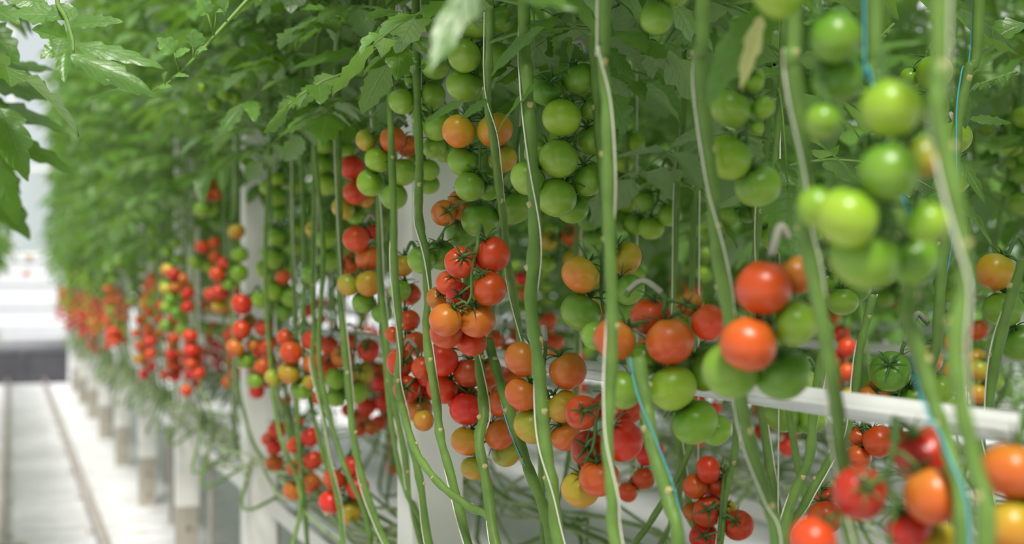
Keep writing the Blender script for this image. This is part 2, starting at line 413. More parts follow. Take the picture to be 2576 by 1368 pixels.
# posts
def post_parts(root):
    o = MB(); w = .056
    o.box((-w, -w, .32), (w, w, 4.6)); link('shaft', o.mesh('shaft', M_POST, False), root)
    o = MB(); w = .052
    o.box((-w, -w, 0), (w, w, .32)); bs = link('base', o.mesh('base', M_BASE, False), root); tag(bs, 'grey foot of the post', None)
    for zz in (.07, .21):
        o = MB(); o.tube([(0, -w + .001, zz), (0, -w - .006, zz)], .012, 10); link('bolt', o.mesh('bolt', M_BOLT), bs)
POSTX = lateral(.90); first = None
PL = ['white post behind the red and orange tomatoes at the centre', 'white post behind the green tomatoes left of the centre post']
for k in range(9):
    z = 2.82 + 1.95 * k; a = .90; xc = (-1260 / F) * z + a
    y = -xc * SN + z * CS
    lab = PL[k] if k < 2 else 'white post with grey foot, %s along the aisle beyond the two large posts' % ordinal(k - 2)
    r_ = tag(empty('support_post', (POSTX, y, 0)), lab, 'post', 'white posts along the aisle row')
    post_parts(r_)
    for q in range(12): OBST.append((Vector((POSTX, y, .7 + q * .1)), .058))
# gutters with slabs
for X, y0, nm in ((.99, 1.2, 'front'), (2.58, 2.0, 'second'), (4.18, 4.0, 'third'), (5.8, 5.0, 'fourth'), (-.63, 2.0, 'left')):
    r_ = tag(empty('growing_gutter', (X, y0, 0)), 'white growing gutter on legs under the %s pair of vine rows' % nm, 'gutter')
    o = MB(); L = YF - 1.5 - y0
    o.box((-.11, 0, .61), (.11, L, .625)); o.box((-.115, 0, .61), (-.10, L, .67)); o.box((.10, 0, .61), (.115, L, .67)); link('trough', o.mesh('trough', M_POST, False), r_)
    for k in range(int(L / 1.7) + 1):
        for sx in (-.08, .08):
            o = MB(); o.tube([(sx, .2 + k * 1.7, 0), (sx, .2 + k * 1.7, .61)], .012, 8); link('leg', o.mesh('leg', M_RAIL), r_)
    if nm in ('fourth', 'left'): continue
    for k in range(min(13, int(L / 1.06))):
        o = MB(); o.box((-.09, 0, 0), (.09, 1.0, .075))
        s_ = link('substrate_slab', o.mesh('substrate_slab', M_SLAB, False), None, (X, y0 + .03 + k * 1.06, .6255))
        bv = s_.modifiers.new('b', 'BEVEL'); bv.width = .02; bv.segments = 3
        tag(s_, 'white wrapped growing slab in the %s gutter, %s from the near end' % (nm, ordinal(k)), 'growing slab', 'growing slabs in the gutters')
# dark trough across the end of the aisle
r_ = tag(empty('cross_duct', (-.3, 21.2, 0)), 'dark grey duct on legs crossing the far end of the aisle', 'duct')
o = MB(); o.box((-1.6, 0, .03), (1.12, .5, .46)); link('channel', o.mesh('channel', M_DARK, False), r_)
o = MB(); o.tube([(-1.6, .05, .575), (0, .05, .575), (1.12, .05, .575)], .115, 14); link('pipe', o.mesh('pipe', M_DARK2), r_)
for x in (-.9, .04, .55, .9):
    o = MB(); o.box((x - .035, .05, 0), (x + .035, .45, .16)); link('leg', o.mesh('leg', M_DARK, False), r_)
for x in (.46, 1.06):
    o = MB(); o.box((x - .05, -.03, .0), (x + .05, .0, .5)); link('bracket', o.mesh('bracket', M_DARK, False), r_)

# ------------------------------------------------------------------ hand placed vines
SCAR = None
def scar_mesh():
    o = MB(); o.tube([(0, 0, -.004), (.0045, 0, 0), (.0085, 0, .004), (.0092, 0, .0046)], [.0046, .0044, .0040, .003], 10); return o.mesh('leaf_scar', [M_SCAR])
SCAR = scar_mesh()
VINES = {}
def vine(key, label, pts, w, z, twine='white', fol=None, z2=None, scars=True, ext=True, top=True, tl=None):
    """pts: pixels from the top down; w: width in pixels; z: depth at the top, z2 at the bottom"""
    z2 = z2 or z; n = len(pts); y0, y1 = pts[0][1], pts[-1][1]
    p3 = [P(x, y, z + (z2 - z) * (y - y0) / max(1, y1 - y0)) for x, y in pts]
    if top:
        t = p3[0]; p3 = [Vector((t.x, t.y, max(2.5, t.z + .5)))] + p3 if t.z < 2.4 else p3
    if ext and p3[-1].z > .79:
        l = p3[-1]; dy = rnd.choice((-1, 1))
        p3 += [l + Vector((.03, dy * .08, -(l.z - .77) * .7)), Vector((l.x + .10, l.y + dy * .3, .745)), Vector((l.x + .16, l.y + dy * .7, .73))]
    path = smooth_path(p3, 6); r0 = w * .405 * z / F; base = Vector((p3[-1].x, p3[-1].y, 0))
    root = tag(empty('tomato_vine', base), label, 'tomato vine', 'tomato vines of the front bed')
    rad = [r0 * (1 + .10 * math.sin(i * 1.3) + (.10 if i % 7 == 3 else 0)) for i in range(len(path))]
    o = MB(); o.tube([p - base for p in path], rad, 12); link('stem', o.mesh('stem', M_STEM), root)
    for a, b_ in zip(path, path[1:]):
        for q in range(2): OBST.append((a.lerp(b_, q / 2), r0))
    if scars:
        for i in range(4 + int(rnd.random() * 3), len(path) - 6, 9):
            s_ = link('leaf_scar', SCAR, root, path[i] - base)
            s_.rotation_euler = (0, -.2, rnd.choice((rnd.uniform(-.7, .7) - .36, PI + rnd.uniform(-.5, .6) - .36, -1.6)))
            s_.scale = (r0 / .0078,) * 3
    if twine:
        tp = []; ph = rnd.uniform(0, 6)
        for i, p in enumerate(path):
            a = ph + i * .16; q = r0 * 1.16 + .001
            tp.append(p + Vector((math.cos(a) * q, math.sin(a) * q, 0)))
        o = MB(); o.tube([p - base for p in tp], .0011, 6)
        tag(link('support_twine', o.mesh('support_twine', M_TWINE if twine == 'white' else M_BLUE), None, base), tl or ((twine + ' twine on the ' + label)), 'twine', 'support twines of the front bed')
    if fol:
        f_ = link('foliage', fol[0], root, (path[0].x - base.x, path[0].y - base.y, fol[1])); f_.rotation_euler = (0, 0, rnd.uniform(0, 6))
    VINES[key] = root; return root
FOLN = [foliage_mesh(100 + i, 0, 1.5, 30, .29, 11) for i in range(3)]
def fol(h): return (rnd.choice(FOLN), H + h)
vine('S1', 'thick vine running full height right of the centre green tomatoes', [(1522,-20),(1514,120),(1526,250),(1528,420),(1531,560),(1537,700),(1541,850),(1535,1000),(1528,1120),(1540,1250),(1552,1390)], 37, 1.52, fol=fol(.42))
vine('S2', 'vine in front of the two orange trusses below centre', [(1318,-10),(1326,200),(1338,400),(1345,540),(1342,640),(1335,760),(1350,880),(1362,1000),(1372,1120),(1390,1230),(1412,1390)], 37, 1.95, z2=1.8, fol=fol(.36))
vine('S4', 'dark vine passing behind the centre red truss', [(1232,-10),(1228,180),(1226,260),(1240,340),(1252,450),(1268,560),(1278,660),(1291,730),(1301,800),(1313,880),(1345,1010),(1362,1150),(1372,1390)], 26, 2.0, z2=2.5, fol=fol(.36))
vine('S3', 'dark vine right of the top centre green truss', [(1306,-10),(1312,150),(1318,280),(1320,400),(1330,520),(1350,640)], 24, 2.42, fol=fol(.38), ext=False)
vine('S6', 'vine below the centre red truss, between red tomatoes', [(1203,858),(1207,930),(1217,1040),(1205,1110),(1225,1220),(1252,1390)], 30, 2.32, z2=2.06, top=False)
vine('S7', 'slanting vine with blue twine left of the orange truss', [(1228,856),(1246,920),(1275,1010),(1300,1090),(1330,1180),(1372,1290),(1395,1390)], 30, 2.34, 'blue', z2=1.95, top=False)
vine('S8', 'vine passing down in front of the centre white post', [(1046,-20),(1048,200),(1055,400),(1053,480),(1056,560),(1070,640),(1076,760),(1074,860),(1098,1010),(1108,1100),(1136,1200),(1185,1390)], 25, 2.36, fol=fol(.36), z2=2.2)
vine('S9', 'vine left of the centre white post with white twine', [(985,-20),(982,250),(990,530),(991,640),(1000,760),(1006,880),(1000,960),(1016,1040),(1036,1120),(1058,1220),(1085,1390)], 22, 2.5, fol=fol(.36), z2=2.4)
vine('S9b', 'vine crossing the foot of the centre white post to the right', [(1008,1010),(1040,1120),(1075,1180),(1120,1230),(1180,1275),(1240,1330)], 22, 2.38, None, z2=2.1, top=False)
vine('S10', 'vine behind the orange and green truss left of centre', [(936,-20),(938,150),(941,330),(954,520),(956,700),(972,850),(985,980),(1010,1100)], 19, 2.78, fol=fol(.36))
vine('S11', 'vine just right of the lowest truss at lower left', [(850,-20),(850,250),(852,450),(857,700),(866,860),(880,1010),(888,1090),(905,1180),(932,1270),(980,1390)], 20, 3.0, fol=fol(.36), z2=2.8)
vine('S12', 'vine between the two lower left ripe trusses', [(786,-20),(788,280),(790,500),(786,720),(790,830),(784,900),(796,960),(812,1040),(826,1150),(852,1270),(870,1390)], 14, 3.3, fol=fol(.36), z2=3.1)
vine('S12b', 'vine rising behind the large lime green truss at left', [(735,-20),(738,300),(735,600),(742,760),(745,900),(748,1060),(760,1200),(775,1390)], 15, 3.6, fol=fol(.36))
vine('S13', 'blurred dark vine left of three green tomatoes in single file', [(1768,-20),(1760,120),(1766,230),(1790,450),(1798,560),(1806,650),(1828,770),(1852,900),(1864,1010),(1892,1130),(1930,1260),(1952,1390)], 42, 1.47, z2=1.5, fol=fol(.45))
vine('S14', 'blurred vine between the ripe truss and the white pipe at right', [(1998,-20),(1993,120),(2006,250),(2026,420),(2022,560),(2042,680),(2066,790),(2086,900),(2106,1030),(2120,1180),(2150,1390)], 46, 1.24, fol=fol(.5))
vine('S15', 'blurred vine under the large green truss, blue twine at its side', [(2200,-20),(2204,180),(2240,420),(2280,600),(2290,700),(2284,800),(2318,910),(2354,1030),(2386,1130),(2420,1390)], 46, 1.2, 'blue', z2=1.12)
vine('S16', 'broad blurred vine nearest the right edge, down to the bottom', [(2362,-20),(2362,150),(2358,280),(2390,430),(2418,600),(2424,720),(2402,870),(2420,1030),(2452,1180),(2476,1390)], 54, .98)
vine('S24', 'vine with blue twine below the ripening truss right of centre', [(1606,900),(1622,990),(1632,1060),(1645,1140),(1682,1260),(1706,1390)], 42, 1.62, 'blue', top=False, z2=1.55)
vine('S26', 'vine behind the top of the thick centre vine', [(1492,-20),(1492,80),(1496,160),(1505,300),(1520,480),(1545,640)], 30, 1.98, None, ext=False)
# second row, in focus
vine('S17', 'sharp dark vine leaning at the upper right with blue twine', [(2462,20),(2436,180),(2411,300),(2396,480),(2377,600),(2366,720),(2358,860),(2350,1000)], 33, 1.9, 'blue')
vine('S18', 'cut vine with a pale stub end above the white pipe', [(2196,740),(2182,800),(2165,870),(2152,980),(2132,1080),(2092,1150),(2022,1270),(1976,1390)], 25, 1.95, top=False)
vine('S19', 'vine at the right edge beside the ochre tomato', [(2600,560),(2572,660),(2532,790),(2506,900),(2484,1040),(2470,1150)], 34, 1.85)
vine('S20', 'vine behind the single file of green tomatoes at right', [(1930,-20),(1935,200),(1925,380),(1908,560),(1898,660),(1890,800)], 24, 2.5)
vine('S21', 'thin vine right of the bright green hanging truss', [(1722,-20),(1722,260),(1706,450),(1700,620),(1690,760),(1680,880)], 18, 2.6)
vine('S22', 'vine under the white pipe right of the ripe truss', [(2070,880),(2046,1040),(2036,1150),(1992,1260),(1966,1390)], 30, 1.9, top=False)
vine('S23', 'vine behind the lowest red truss right of centre', [(1858,1000),(1852,1080),(1846,1150),(1822,1260),(1810,1390)], 22, 2.45, top=False)
vine('S25', 'thin slanting vine left of the lowest red truss', [(1745,1080),(1735,1130),(1700,1210),(1632,1320),(1600,1390)], 20, 2.5, None, top=False)

# ------------------------------------------------------------------ hand placed trusses
T = truss
T('green truss at top centre, partly under a blurred leaf', [(1193,54,89,'G'),(1168,140,86,'G'),(1166,214,88,'G'),(1241,143,84,'G'),(1258,50,72,'G'),(1203,195,78,'G')], attach=(1262,8), clip=True)
T('green truss just left of the top centre truss, above the orange pair', [(1097,164,76,'G'),(1082,242,77,'G'),(1011,255,67,'G'),(1037,132,60,'G',1),(1042,200,50,'G',1),(1068,292,68,'G'),(1103,318,76,'G'),(1092,371,60,'G'),(1122,379,64,'G')], z=2.32, attach=(1120,105), rachis=[(1080,110),(1040,165),(1038,215),(1030,240)])
T('truss with an orange pair over green tomatoes, above centre', [(1154,330,87,'Y'),(1245,327,92,'Y'),(1166,406,85,'G'),(1181,470,77,'G'),(1231,467,74,'G',1),(1265,400,72,'K')], attach=(1216,280), rachis=[(1213,330),(1207,380),(1206,440)])
T('truss of two large green tomatoes and orange ones, left of centre vine', [(1294,521,94,'G'),(1208,552,96,'G'),(1117,536,66,'O',1),(1164,515,80,'O'),(1161,583,82,'G'),(1060,654,69,'G'),(1111,642,76,'G')], attach=(1320,345), rachis=[(1296,400),(1262,450),(1240,490),(1150,515),(1122,570),(1098,610)], front=True)
T('large green truss in the centre with ten tomatoes', [(1413,296,101,'L'),(1405,400,101,'G'),(1400,496,100,'G'),(1458,200,93,'G'),(1492,352,90,'G'),(1484,450,96,'G'),(1375,224,86,'G',1),(1355,388,76,'G'),(1325,448,88,'G'),(1440,525,80,'G'),(1487,275,58,'G')], attach=(1478,150), rachis=[(1440,128),(1432,180),(1445,300),(1445,420),(1440,480)], clip=True)
T('bright red truss in the centre with its green stalk in front', [(1158,660,82,'R',1),(1237,640,93,'R'),(1232,727,89,'R'),(1121,805,85,'O'),(1200,805,93,'O'),(1155,745,68,'R',1),(1129,712,66,'M'),(1102,750,58,'O'),(1122,836,86,'R'),(1187,860,76,'R')], attach=(1215,595), rachis=[(1200,625),(1189,660),(1186,700),(1186,740),(1175,765)], front=True)
T('long red truss ending in two ochre and two olive tomatoes, below centre', [(1111,904,85,'R'),(1112,976,83,'R'),(1181,938,80,'D'),(1228,938,76,'M'),(1173,1029,88,'R'),(1165,1002,80,'R'),(1258,1014,72,'M'),(1172,1110,77,'Y'),(1257,1093,76,'O'),(1191,1178,66,'K'),(1274,1137,76,'K')], attach=(1165,870))
T('orange truss with one olive tomato, behind the front vine below centre', [(1315,903,92,'O'),(1429,932,97,'O'),(1312,992,89,'O'),(1338,1071,93,'K'),(1417,1022,86,'Y'),(1423,1097,78,'O')], attach=(1366,850), clip=True)
T('red truss with green calyx stars, low and right of centre', [(1464,1037,88,'R',1),(1567,1110,104,'R'),(1507,1202,104,'M'),(1460,1230,96,'Y'),(1530,1022,80,'D'),(1580,1030,78,'R'),(1480,1130,92,'D',1)], z=1.85, attach=(1545,980), rachis=[(1520,1000),(1500,1040),(1497,1090),(1490,1130)], front=True)
T('ochre and green pair hanging behind the thick centre vine', [(1460,691,97,'Y'),(1461,785,103,'G'),(1572,650,88,'Y'),(1582,728,82,'G'),(1568,772,70,'G')], attach=(1528,610), rachis=[(1515,670),(1512,740),(1520,790)])
T('ripening truss right of centre, red and orange over green', [(1685,859,122,'O'),(1638,797,104,'R'),(1692,974,124,'L'),(1747,1061,120,'L'),(1620,904,90,'G'),(1565,981,100,'G'),(1545,854,108,'O'),(1800,1081,80,'L'),(1782,811,92,'M'),(1738,766,64,'O',1),(1775,930,112,'G'),(1498,845,72,'G')], attach=(1575,745), clip=True)
T('blurred ripe truss at right, red and orange over dark green tomatoes', [(1920,725,142,'R'),(1882,866,143,'M'),(2000,815,118,'G'),(2003,692,98,'O'),(1838,930,142,'G'),(1968,938,138,'G')], attach=(1985,612), clip=True)
T('red truss on the near bottom right, dark tomato with calyx upwards', [(2162,1240,138,'D',1),(2347,1246,152,'O'),(2325,1145,148,'D'),(2045,1358,122,'R'),(2285,1330,112,'D'),(2352,1372,130,'Y')], z=1.16, attach=(2250,1110))
T('big orange tomatoes cut off by the right edge, near bottom', [(2545,1184,152,'O'),(2548,1326,142,'Y'),(2600,1250,140,'O')], z=1.12, attach=(2590,1080))
T('large blurred green truss at upper right, nearest to the camera', [(2240,272,152,'L'),(2130,548,158,'L'),(2060,522,112,'L'),(2235,432,150,'G'),(2335,560,106,'L'),(2318,395,108,'K'),(2175,645,176,'G'),(2295,650,130,'G')], z=1.06, attach=(2215,180))
T('blurred dark green truss at the top right, between two vines', [(2102,95,128,'G'),(2108,200,124,'G'),(2070,305,92,'G'),(1960,-20,140,'L')], z=1.16, attach=(2150,-10))
T('single file of three green tomatoes right of the dark vine', [(1838,272,106,'G'),(1832,396,116,'L'),(1907,466,116,'G'),(1919,270,58,'L'),(1893,200,62,'L',1),(1905,322,36,'L')], z=1.52, attach=(1868,170))
T('green tomato half hidden by a leaf at the top, right of the thick vine', [(1652,45,84,'G'),(1690,-20,90,'G')], z=1.7, attach=(1690,-40))
# left of centre, first row
T('truss with two orange and four green tomatoes, left of the centre post', [(988,351,67,'O'),(1026,367,58,'O'),(951,402,70,'L'),(1014,433,69,'G'),(932,459,69,'L'),(991,494,68,'G'),(922,353,56,'K')], z=2.58, attach=(1024,320), clip=True)
T('lime green tomatoes behind the vine by the centre post', [(1079,428,54,'L'),(1079,464,54,'L'),(1046,395,50,'L')], z=2.6)
T('truss turning from red to olive, left of the orange and green truss', [(886,421,63,'R'),(893,485,63,'M'),(864,524,61,'K'),(893,540,50,'L'),(921,502,42,'Y')], attach=(925,385), clip=True)
T('red and orange truss over green, left of the centre post', [(896,601,67,'R'),(928,650,67,'O'),(883,667,60,'M'),(928,713,67,'Y'),(935,583,44,'D'),(876,716,56,'K'),(915,760,60,'G'),(961,787,54,'G')], attach=(945,565), clip=True)
T('yellow tomato with green and red ones beside the centre post', [(1011,668,60,'Y'),(1006,730,58,'G'),(1030,740,58,'R'),(1027,806,60,'R'),(1043,864,62,'M'),(990,842,44,'R')], z=2.52)
T('red truss in front of the foot of the centre post, one orange below', [(1007,913,71,'R',1),(1023,979,69,'R',1),(1054,1030,69,'O'),(1062,925,58,'R'),(1074,950,50,'R'),(1071,985,52,'R'),(1066,1058,54,'Y')], z=2.42, attach=(1012,882), clip=True)
T('lime green truss below the leaf canopy, left of the red one', [(813,363,55,'L'),(810,415,55,'L'),(820,466,55,'L'),(878,385,52,'L'),(843,464,46,'L'),(829,328,44,'G')])
T('green truss with one yellow tomato, left of the red and orange truss', [(821,601,57,'L'),(826,655,58,'G'),(782,692,50,'G'),(789,577,42,'Y',1)], attach=(830,550))
T('upper lime green truss in front of the second white post', [(695,495,49,'L'),(700,450,47,'L'),(703,534,46,'L'),(674,470,42,'L'),(740,470,40,'L')])
T('middle lime green truss by the second white post', [(696,597,48,'L'),(690,653,52,'L'),(722,672,42,'L'),(662,676,42,'L'),(739,626,38,'L'),(750,580,40,'L')])
T('lower green truss by the second white post', [(686,733,49,'L'),(656,753,45,'L'),(732,748,50,'G'),(715,781,50,'G'),(712,697,42,'M')])
T('ripe truss with two green tomatoes below it, left of the second white post', [(608,765,52,'R'),(607,829,49,'R'),(664,823,44,'R'),(592,875,49,'O'),(670,872,45,'R'),(639,867,40,'O'),(661,920,45,'M'),(618,905,47,'L'),(643,956,43,'L'),(626,809,38,'M')])
T('orange truss ending in one green tomato, right of the second white post', [(732,886,57,'M'),(718,850,46,'R'),(727,938,58,'Y'),(760,976,58,'L'),(686,950,44,'K'),(787,856,56,'R'),(788,912,56,'O'),(782,958,42,'Y')])
T('truss with heart shaped red and orange tomatoes over green ones', [(861,896,57,'O',1),(927,880,57,'R',1),(845,952,58,'L'),(898,988,57,'L'),(846,997,53,'G'),(912,940,55,'Y',1)], attach=(862,838), rachis=[(895,832),(893,890),(882,940),(876,970)])
T('red tomatoes behind the heart shaped truss', [(826,868,48,'R'),(817,930,48,'R'),(838,905,46,'R'),(880,860,44,'R'),(800,1000,40,'M')], z=3.75)
T('small red truss low beside the second white post', [(697,1082,46,'R'),(690,1125,42,'R'),(690,1165,45,'M'),(675,1105,36,'R')])
T('low truss of red tomatoes over two orange ones', [(781,1099,51,'R'),(787,1158,52,'R'),(779,1216,57,'O'),(738,1234,51,'O'),(741,1121,40,'R',1),(741,1177,41,'R',1),(752,1058,26,'R')], attach=(800,1045))
T('lowest truss at lower left, red with one ochre tomato', [(840,1206,59,'R'),(831,1263,59,'R'),(878,1289,60,'Y'),(900,1226,59,'R'),(886,1172,52,'R'),(892,1263,46,'R')], attach=(905,1140))
# far left, blurred
T('blurred truss of two red tomatoes over green, left of the lime ones', [(546,690,42,'R'),(566,667,40,'R'),(604,640,43,'L'),(601,687,47,'L'),(575,713,38,'L'),(595,582,43,'Y')])
T('blurred red truss with an ochre tomato below', [(551,735,42,'R'),(554,769,43,'Y'),(530,740,36,'R'),(585,735,36,'R')])
T('blurred red column hanging low in the aisle row', [(478,845,38,'R'),(481,881,38,'R'),(492,905,36,'R'),(500,940,34,'R'),(480,915,30,'R')])
T('blurred small red truss lowest in the aisle row', [(430,893,31,'R'),(434,920,32,'R'),(440,946,30,'R'),(414,943,25,'R'),(452,925,26,'R')])
T('blurred red truss of three, left of the lowest ones', [(378,858,30,'R'),(378,890,30,'R'),(372,835,26,'R')])
T('blurred little red truss hanging low, fourth from the far end', [(288,833,25,'R'),(288,860,24,'R'),(275,848,22,'R'),(300,848,22,'R')])
T('blurred orange red truss at the canopy edge, high on the left', [(513,488,38,'M'),(540,490,36,'M'),(512,462,32,'O'),(534,465,30,'M'),(508,527,42,'L'),(532,528,34,'L')], z=4.9)
T('blurred brownish truss above the red ones at left', [(508,621,35,'M'),(540,610,32,'M'),(540,645,32,'M'),(490,660,36,'L'),(522,668,36,'L')], z=5.2)
T('blurred red truss over an orange tomato, mid left', [(436,690,36,'D'),(440,722,33,'O'),(472,738,33,'R'),(471,772,33,'R'),(430,752,34,'L'),(445,785,36,'G')])
T('lime tomatoes high in the leaf canopy, right of the young shoot', [(600,205,34,'L'),(632,212,32,'L'),(565,240,32,'L'),(592,246,32,'L'),(538,266,34,'L'),(508,220,26,'L')], z=3.7)
T('two lime tomatoes high in the canopy left of the drooping leaves', [(725,206,36,'L'),(705,190,30,'L'),(752,200,30,'L')], z=3.5)
T('green tomatoes among leaves above the orange and green truss', [(958,118,46,'G'),(965,160,46,'G'),(866,35,46,'L'),(905,170,44,'G')], z=2.95)
# second row and beyond
T('red truss at the lower right of centre with star calyxes, in focus', [(1782,1181,68,'R'),(1749,1223,66,'M'),(1780,1287,77,'R',1),(1857,1321,78,'R',1),(1771,1350,72,'R',1),(1743,1287,52,'O'),(1805,1217,54,'R'),(1833,1281,46,'Y'),(1799,1243,50,'R')], z=2.45, attach=(1830,1190), rachis=[(1818,1230),(1814,1270),(1812,1320),(1806,1360)], front=True)
T('small red tomatoes behind the low red truss right of centre', [(1627,1145,56,'R'),(1620,1204,56,'R'),(1578,1238,52,'M'),(1650,1132,42,'R'),(1600,1215,40,'D')], z=2.75)
T('green tomatoes hanging behind the white pipe', [(1967,1046,88,'G'),(2042,1054,78,'G'),(2005,1058,68,'G'),(2028,965,66,'L')], z=2.3)
T('red truss behind the near bottom right tomatoes, left side', [(2075,1301,86,'R'),(2077,1250,54,'R'),(2034,1330,46,'O')], z=2.1, attach=(2062,1215))
T('red and orange tomatoes just under the white pipe at right', [(2212,1110,82,'R'),(2160,1150,64,'M'),(2160,1098,54,'R')], z=2.15)
T('green tomato with a calyx star beside a yellow one, above the white pipe', [(2240,934,102,'G',1),(2330,909,82,'Y'),(2367,980,74,'L'),(2300,1006,82,'L'),(2252,1012,64,'G'),(2208,984,62,'O'),(2180,1000,54,'O')], z=1.95, attach=(2335,815), clip=True)
T('yellow tomato over green ones at the right edge', [(2504,683,99,'Y'),(2524,778,102,'G'),(2566,862,98,'G')], z=2.0)
T('green tomato alone left of the cut vine stub', [(2120,759,77,'G'),(2150,722,84,'G'),(2078,700,60,'G',1)], z=2.4)
T('two small ochre tomatoes behind the pipe at far right', [(2465,931,56,'K'),(2462,991,50,'Y'),(2500,960,48,'L')], z=3.3)
T('green tomato behind the broad blurred vine at upper right', [(2350,181,90,'L'),(2290,195,52,'L'),(2344,270,80,'L')], z=2.15)
T('two green tomatoes under a grey clip at upper right', [(2402,346,86,'L'),(2400,446,86,'L'),(2362,420,70,'G')], z=2.2, attach=(2394,318), clip=True)
T('small green truss in the shade at the far right', [(2495,277,48,'L'),(2535,255,46,'G'),(2480,322,48,'G'),(2540,310,48,'G'),(2515,360,48,'G'),(2490,400,50,'G'),(2540,420,50,'G')], z=4.0)
T('half green tomato cut by the right edge', [(2575,378,52,'L'),(2570,120,90,'L'),(2560,430,46,'G')], z=3.4)
T('bright green truss right of the thick centre vine', [(1697,474,60,'L'),(1685,540,61,'L'),(1638,573,62,'L'),(1600,563,56,'L'),(1640,442,60,'L',1),(1620,505,56,'G')], z=2.85, attach=(1690,420), rachis=[(1660,440),(1655,500),(1640,530)])
T('lime tomatoes in a column just right of the thick vine', [(1593,360,60,'L'),(1566,411,54,'L'),(1557,462,54,'L'),(1576,512,54,'L'),(1566,560,50,'G')], z=2.95)
T('green tomatoes under the single file at right, in focus', [(1945,597,66,'L'),(1925,530,72,'L'),(1832,545,54,'G'),(1882,535,54,'G')], z=2.7)
T('small orange and ochre tomatoes behind the big green truss', [(1436,592,52,'M',1),(1381,606,50,'Y',1),(1440,648,50,'Y'),(1375,662,48,'L')], z=3.4)
T('green tomatoes behind the ochre and green pair', [(1483,551,62,'G',1),(1495,600,56,'G'),(1600,690,46,'L')], z=2.9)
T('two small red tomatoes left of the orange truss', [(1378,808,48,'R'),(1395,862,48,'R'),(1312,700,36,'R'),(1320,740,36,'O')], z=3.6)
T('blurred red truss behind the lower left vines', [(960,964,50,'R'),(967,1012,50,'R'),(922,1024,48,'R'),(935,1078,36,'O'),(905,1080,36,'M'),(945,930,44,'R')], z=4.4)
T('three little red tomatoes left of the centre post foot', [(990,1103,35,'R'),(988,1142,37,'R'),(990,1178,34,'M')], z=5.6)
T('tiny truss blurred against the pale end wall', [(18,640,16,'M'),(75,648,15,'Y'),(66,690,15,'O')], z=13.5)

# ------------------------------------------------------------------ leaves near the camera
def leaf_part(key, base, tip, W, zb, zt, seed, name='leaf', m=None, comp=False, up=None, label=None, nu=16, droop=None):
    """a leaf of vine KEY from the pixel base to the pixel tip; W: width in pixels"""
    r = random.Random(seed); root = VINES[key]; a, b_ = P(*base, zb), P(*tip, zt); d = b_ - a; o = MB(); st = MB()
    upv = Vector(up) if up else Vector((-SN * .7, -CS * .7, .8))
    if comp: compound(o, st, a, d, d.length / 1.35, r, nu, droop=.05, size=W)
    else: leaflet(o, a, d, upv, d.length, W * zb / F, r, nu, droop)
    nl = len(o.f); o.add(st.v, st.f); o.v = [tuple(Vector(v) - root.location) for v in o.v]
    me = o.mesh(name, [m or M_LEAF, M_STEM]); me.polygons.foreach_set('material_index', [0] * nl + [1] * len(st.f))
    q = link(name, me, root)
    if label: q['label'] = label
    return q
leaf_part('S8', (1222,-120), (1072,180), 88, 1.28, 1.22, 3, droop=.05, label='blurred grey green leaf hanging at the top')
leaf_part('S2', (1235,-60), (1455,18), 112, 1.3, 1.25, 5, droop=.05, label='blurred grey green leaf at the top edge')
leaf_part('S4', (1372,68), (1205,172), 62, 1.9, 1.95, 7)
leaf_part('S4', (1350,215), (1222,325), 56, 1.9, 1.95, 8)
leaf_part('S8', (1168,252), (1058,300), 34, 2.0, 2.02, 9)
leaf_part('S8', (1228,250), (1150,288), 40, 2.05, 2.05, 10)
leaf_part('S1', (1535,240), (1592,335), 84, 1.9, 1.9, 11, label='round veined leaf beside the thick vine')
leaf_part('S1', (1530,120), (1610,190), 60, 2.0, 2.0, 12)
leaf_part('S13', (1960,10), (1745,215), 110, 1.4, 1.36, 13, label='dark leaf across the vine')
leaf_part('S13', (1915,40), (1856,215), 44, 1.32, 1.3, 14, m=M_DRY, label='pale wilting leaf tip')
leaf_part('S20', (1880,200), (1990,160), 80, 2.2, 2.2, 15)
leaf_part('S20', (1960,400), (2005,500), 60, 2.2, 2.15, 16)
leaf_part('S17', (2440,300), (2552,296), 36, 2.0, 2.0, 17, label='curled leaf edge on')
leaf_part('S17', (2415,405), (2490,500), 44, 2.0, 1.95, 18, label='curled drooping leaf')
leaf_part('S17', (2400,220), (2460,320), 66, 2.05, 2.05, 19)
leaf_part('S17', (2576,60), (2440,110), 90, 2.1, 2.1, 20)
leaf_part('S15', (2080,150), (2330,60), 60, 1.3, 1.25, 21)
leaf_part('S10', (1000,70), (900,90), 50, 2.3, 2.3, 22)
leaf_part('S10', (900,130), (720,165), 60, 2.6, 2.6, 23)
leaf_part('S11', (850,330), (845,240), 60, 2.9, 2.9, 24)
for i, (b0, t0, z) in enumerate([((1700,60),(1560,30),2.1),((1800,130),(1640,100),2.3),((1960,130),(1860,60),2.3),((1480,60),(1330,110),2.2),((2560,180),(2420,220),2.2),((2250,60),(2150,150),2.3),((1250,210),(1350,170),2.5),((1600,60),(1700,180),2.2),((985,40),(1075,210),2.62),((985,-20),(1080,70),2.6),((982,150),(1060,330),2.66),((938,60),(1010,180),2.7),((985,-60),(930,40),2.6)]):
    leaf_part('S20' if b0[0] > 1500 else 'S3' if b0[0] > 1200 else 'S9', b0, t0, 1.0, z, z, 60 + i, comp=True)

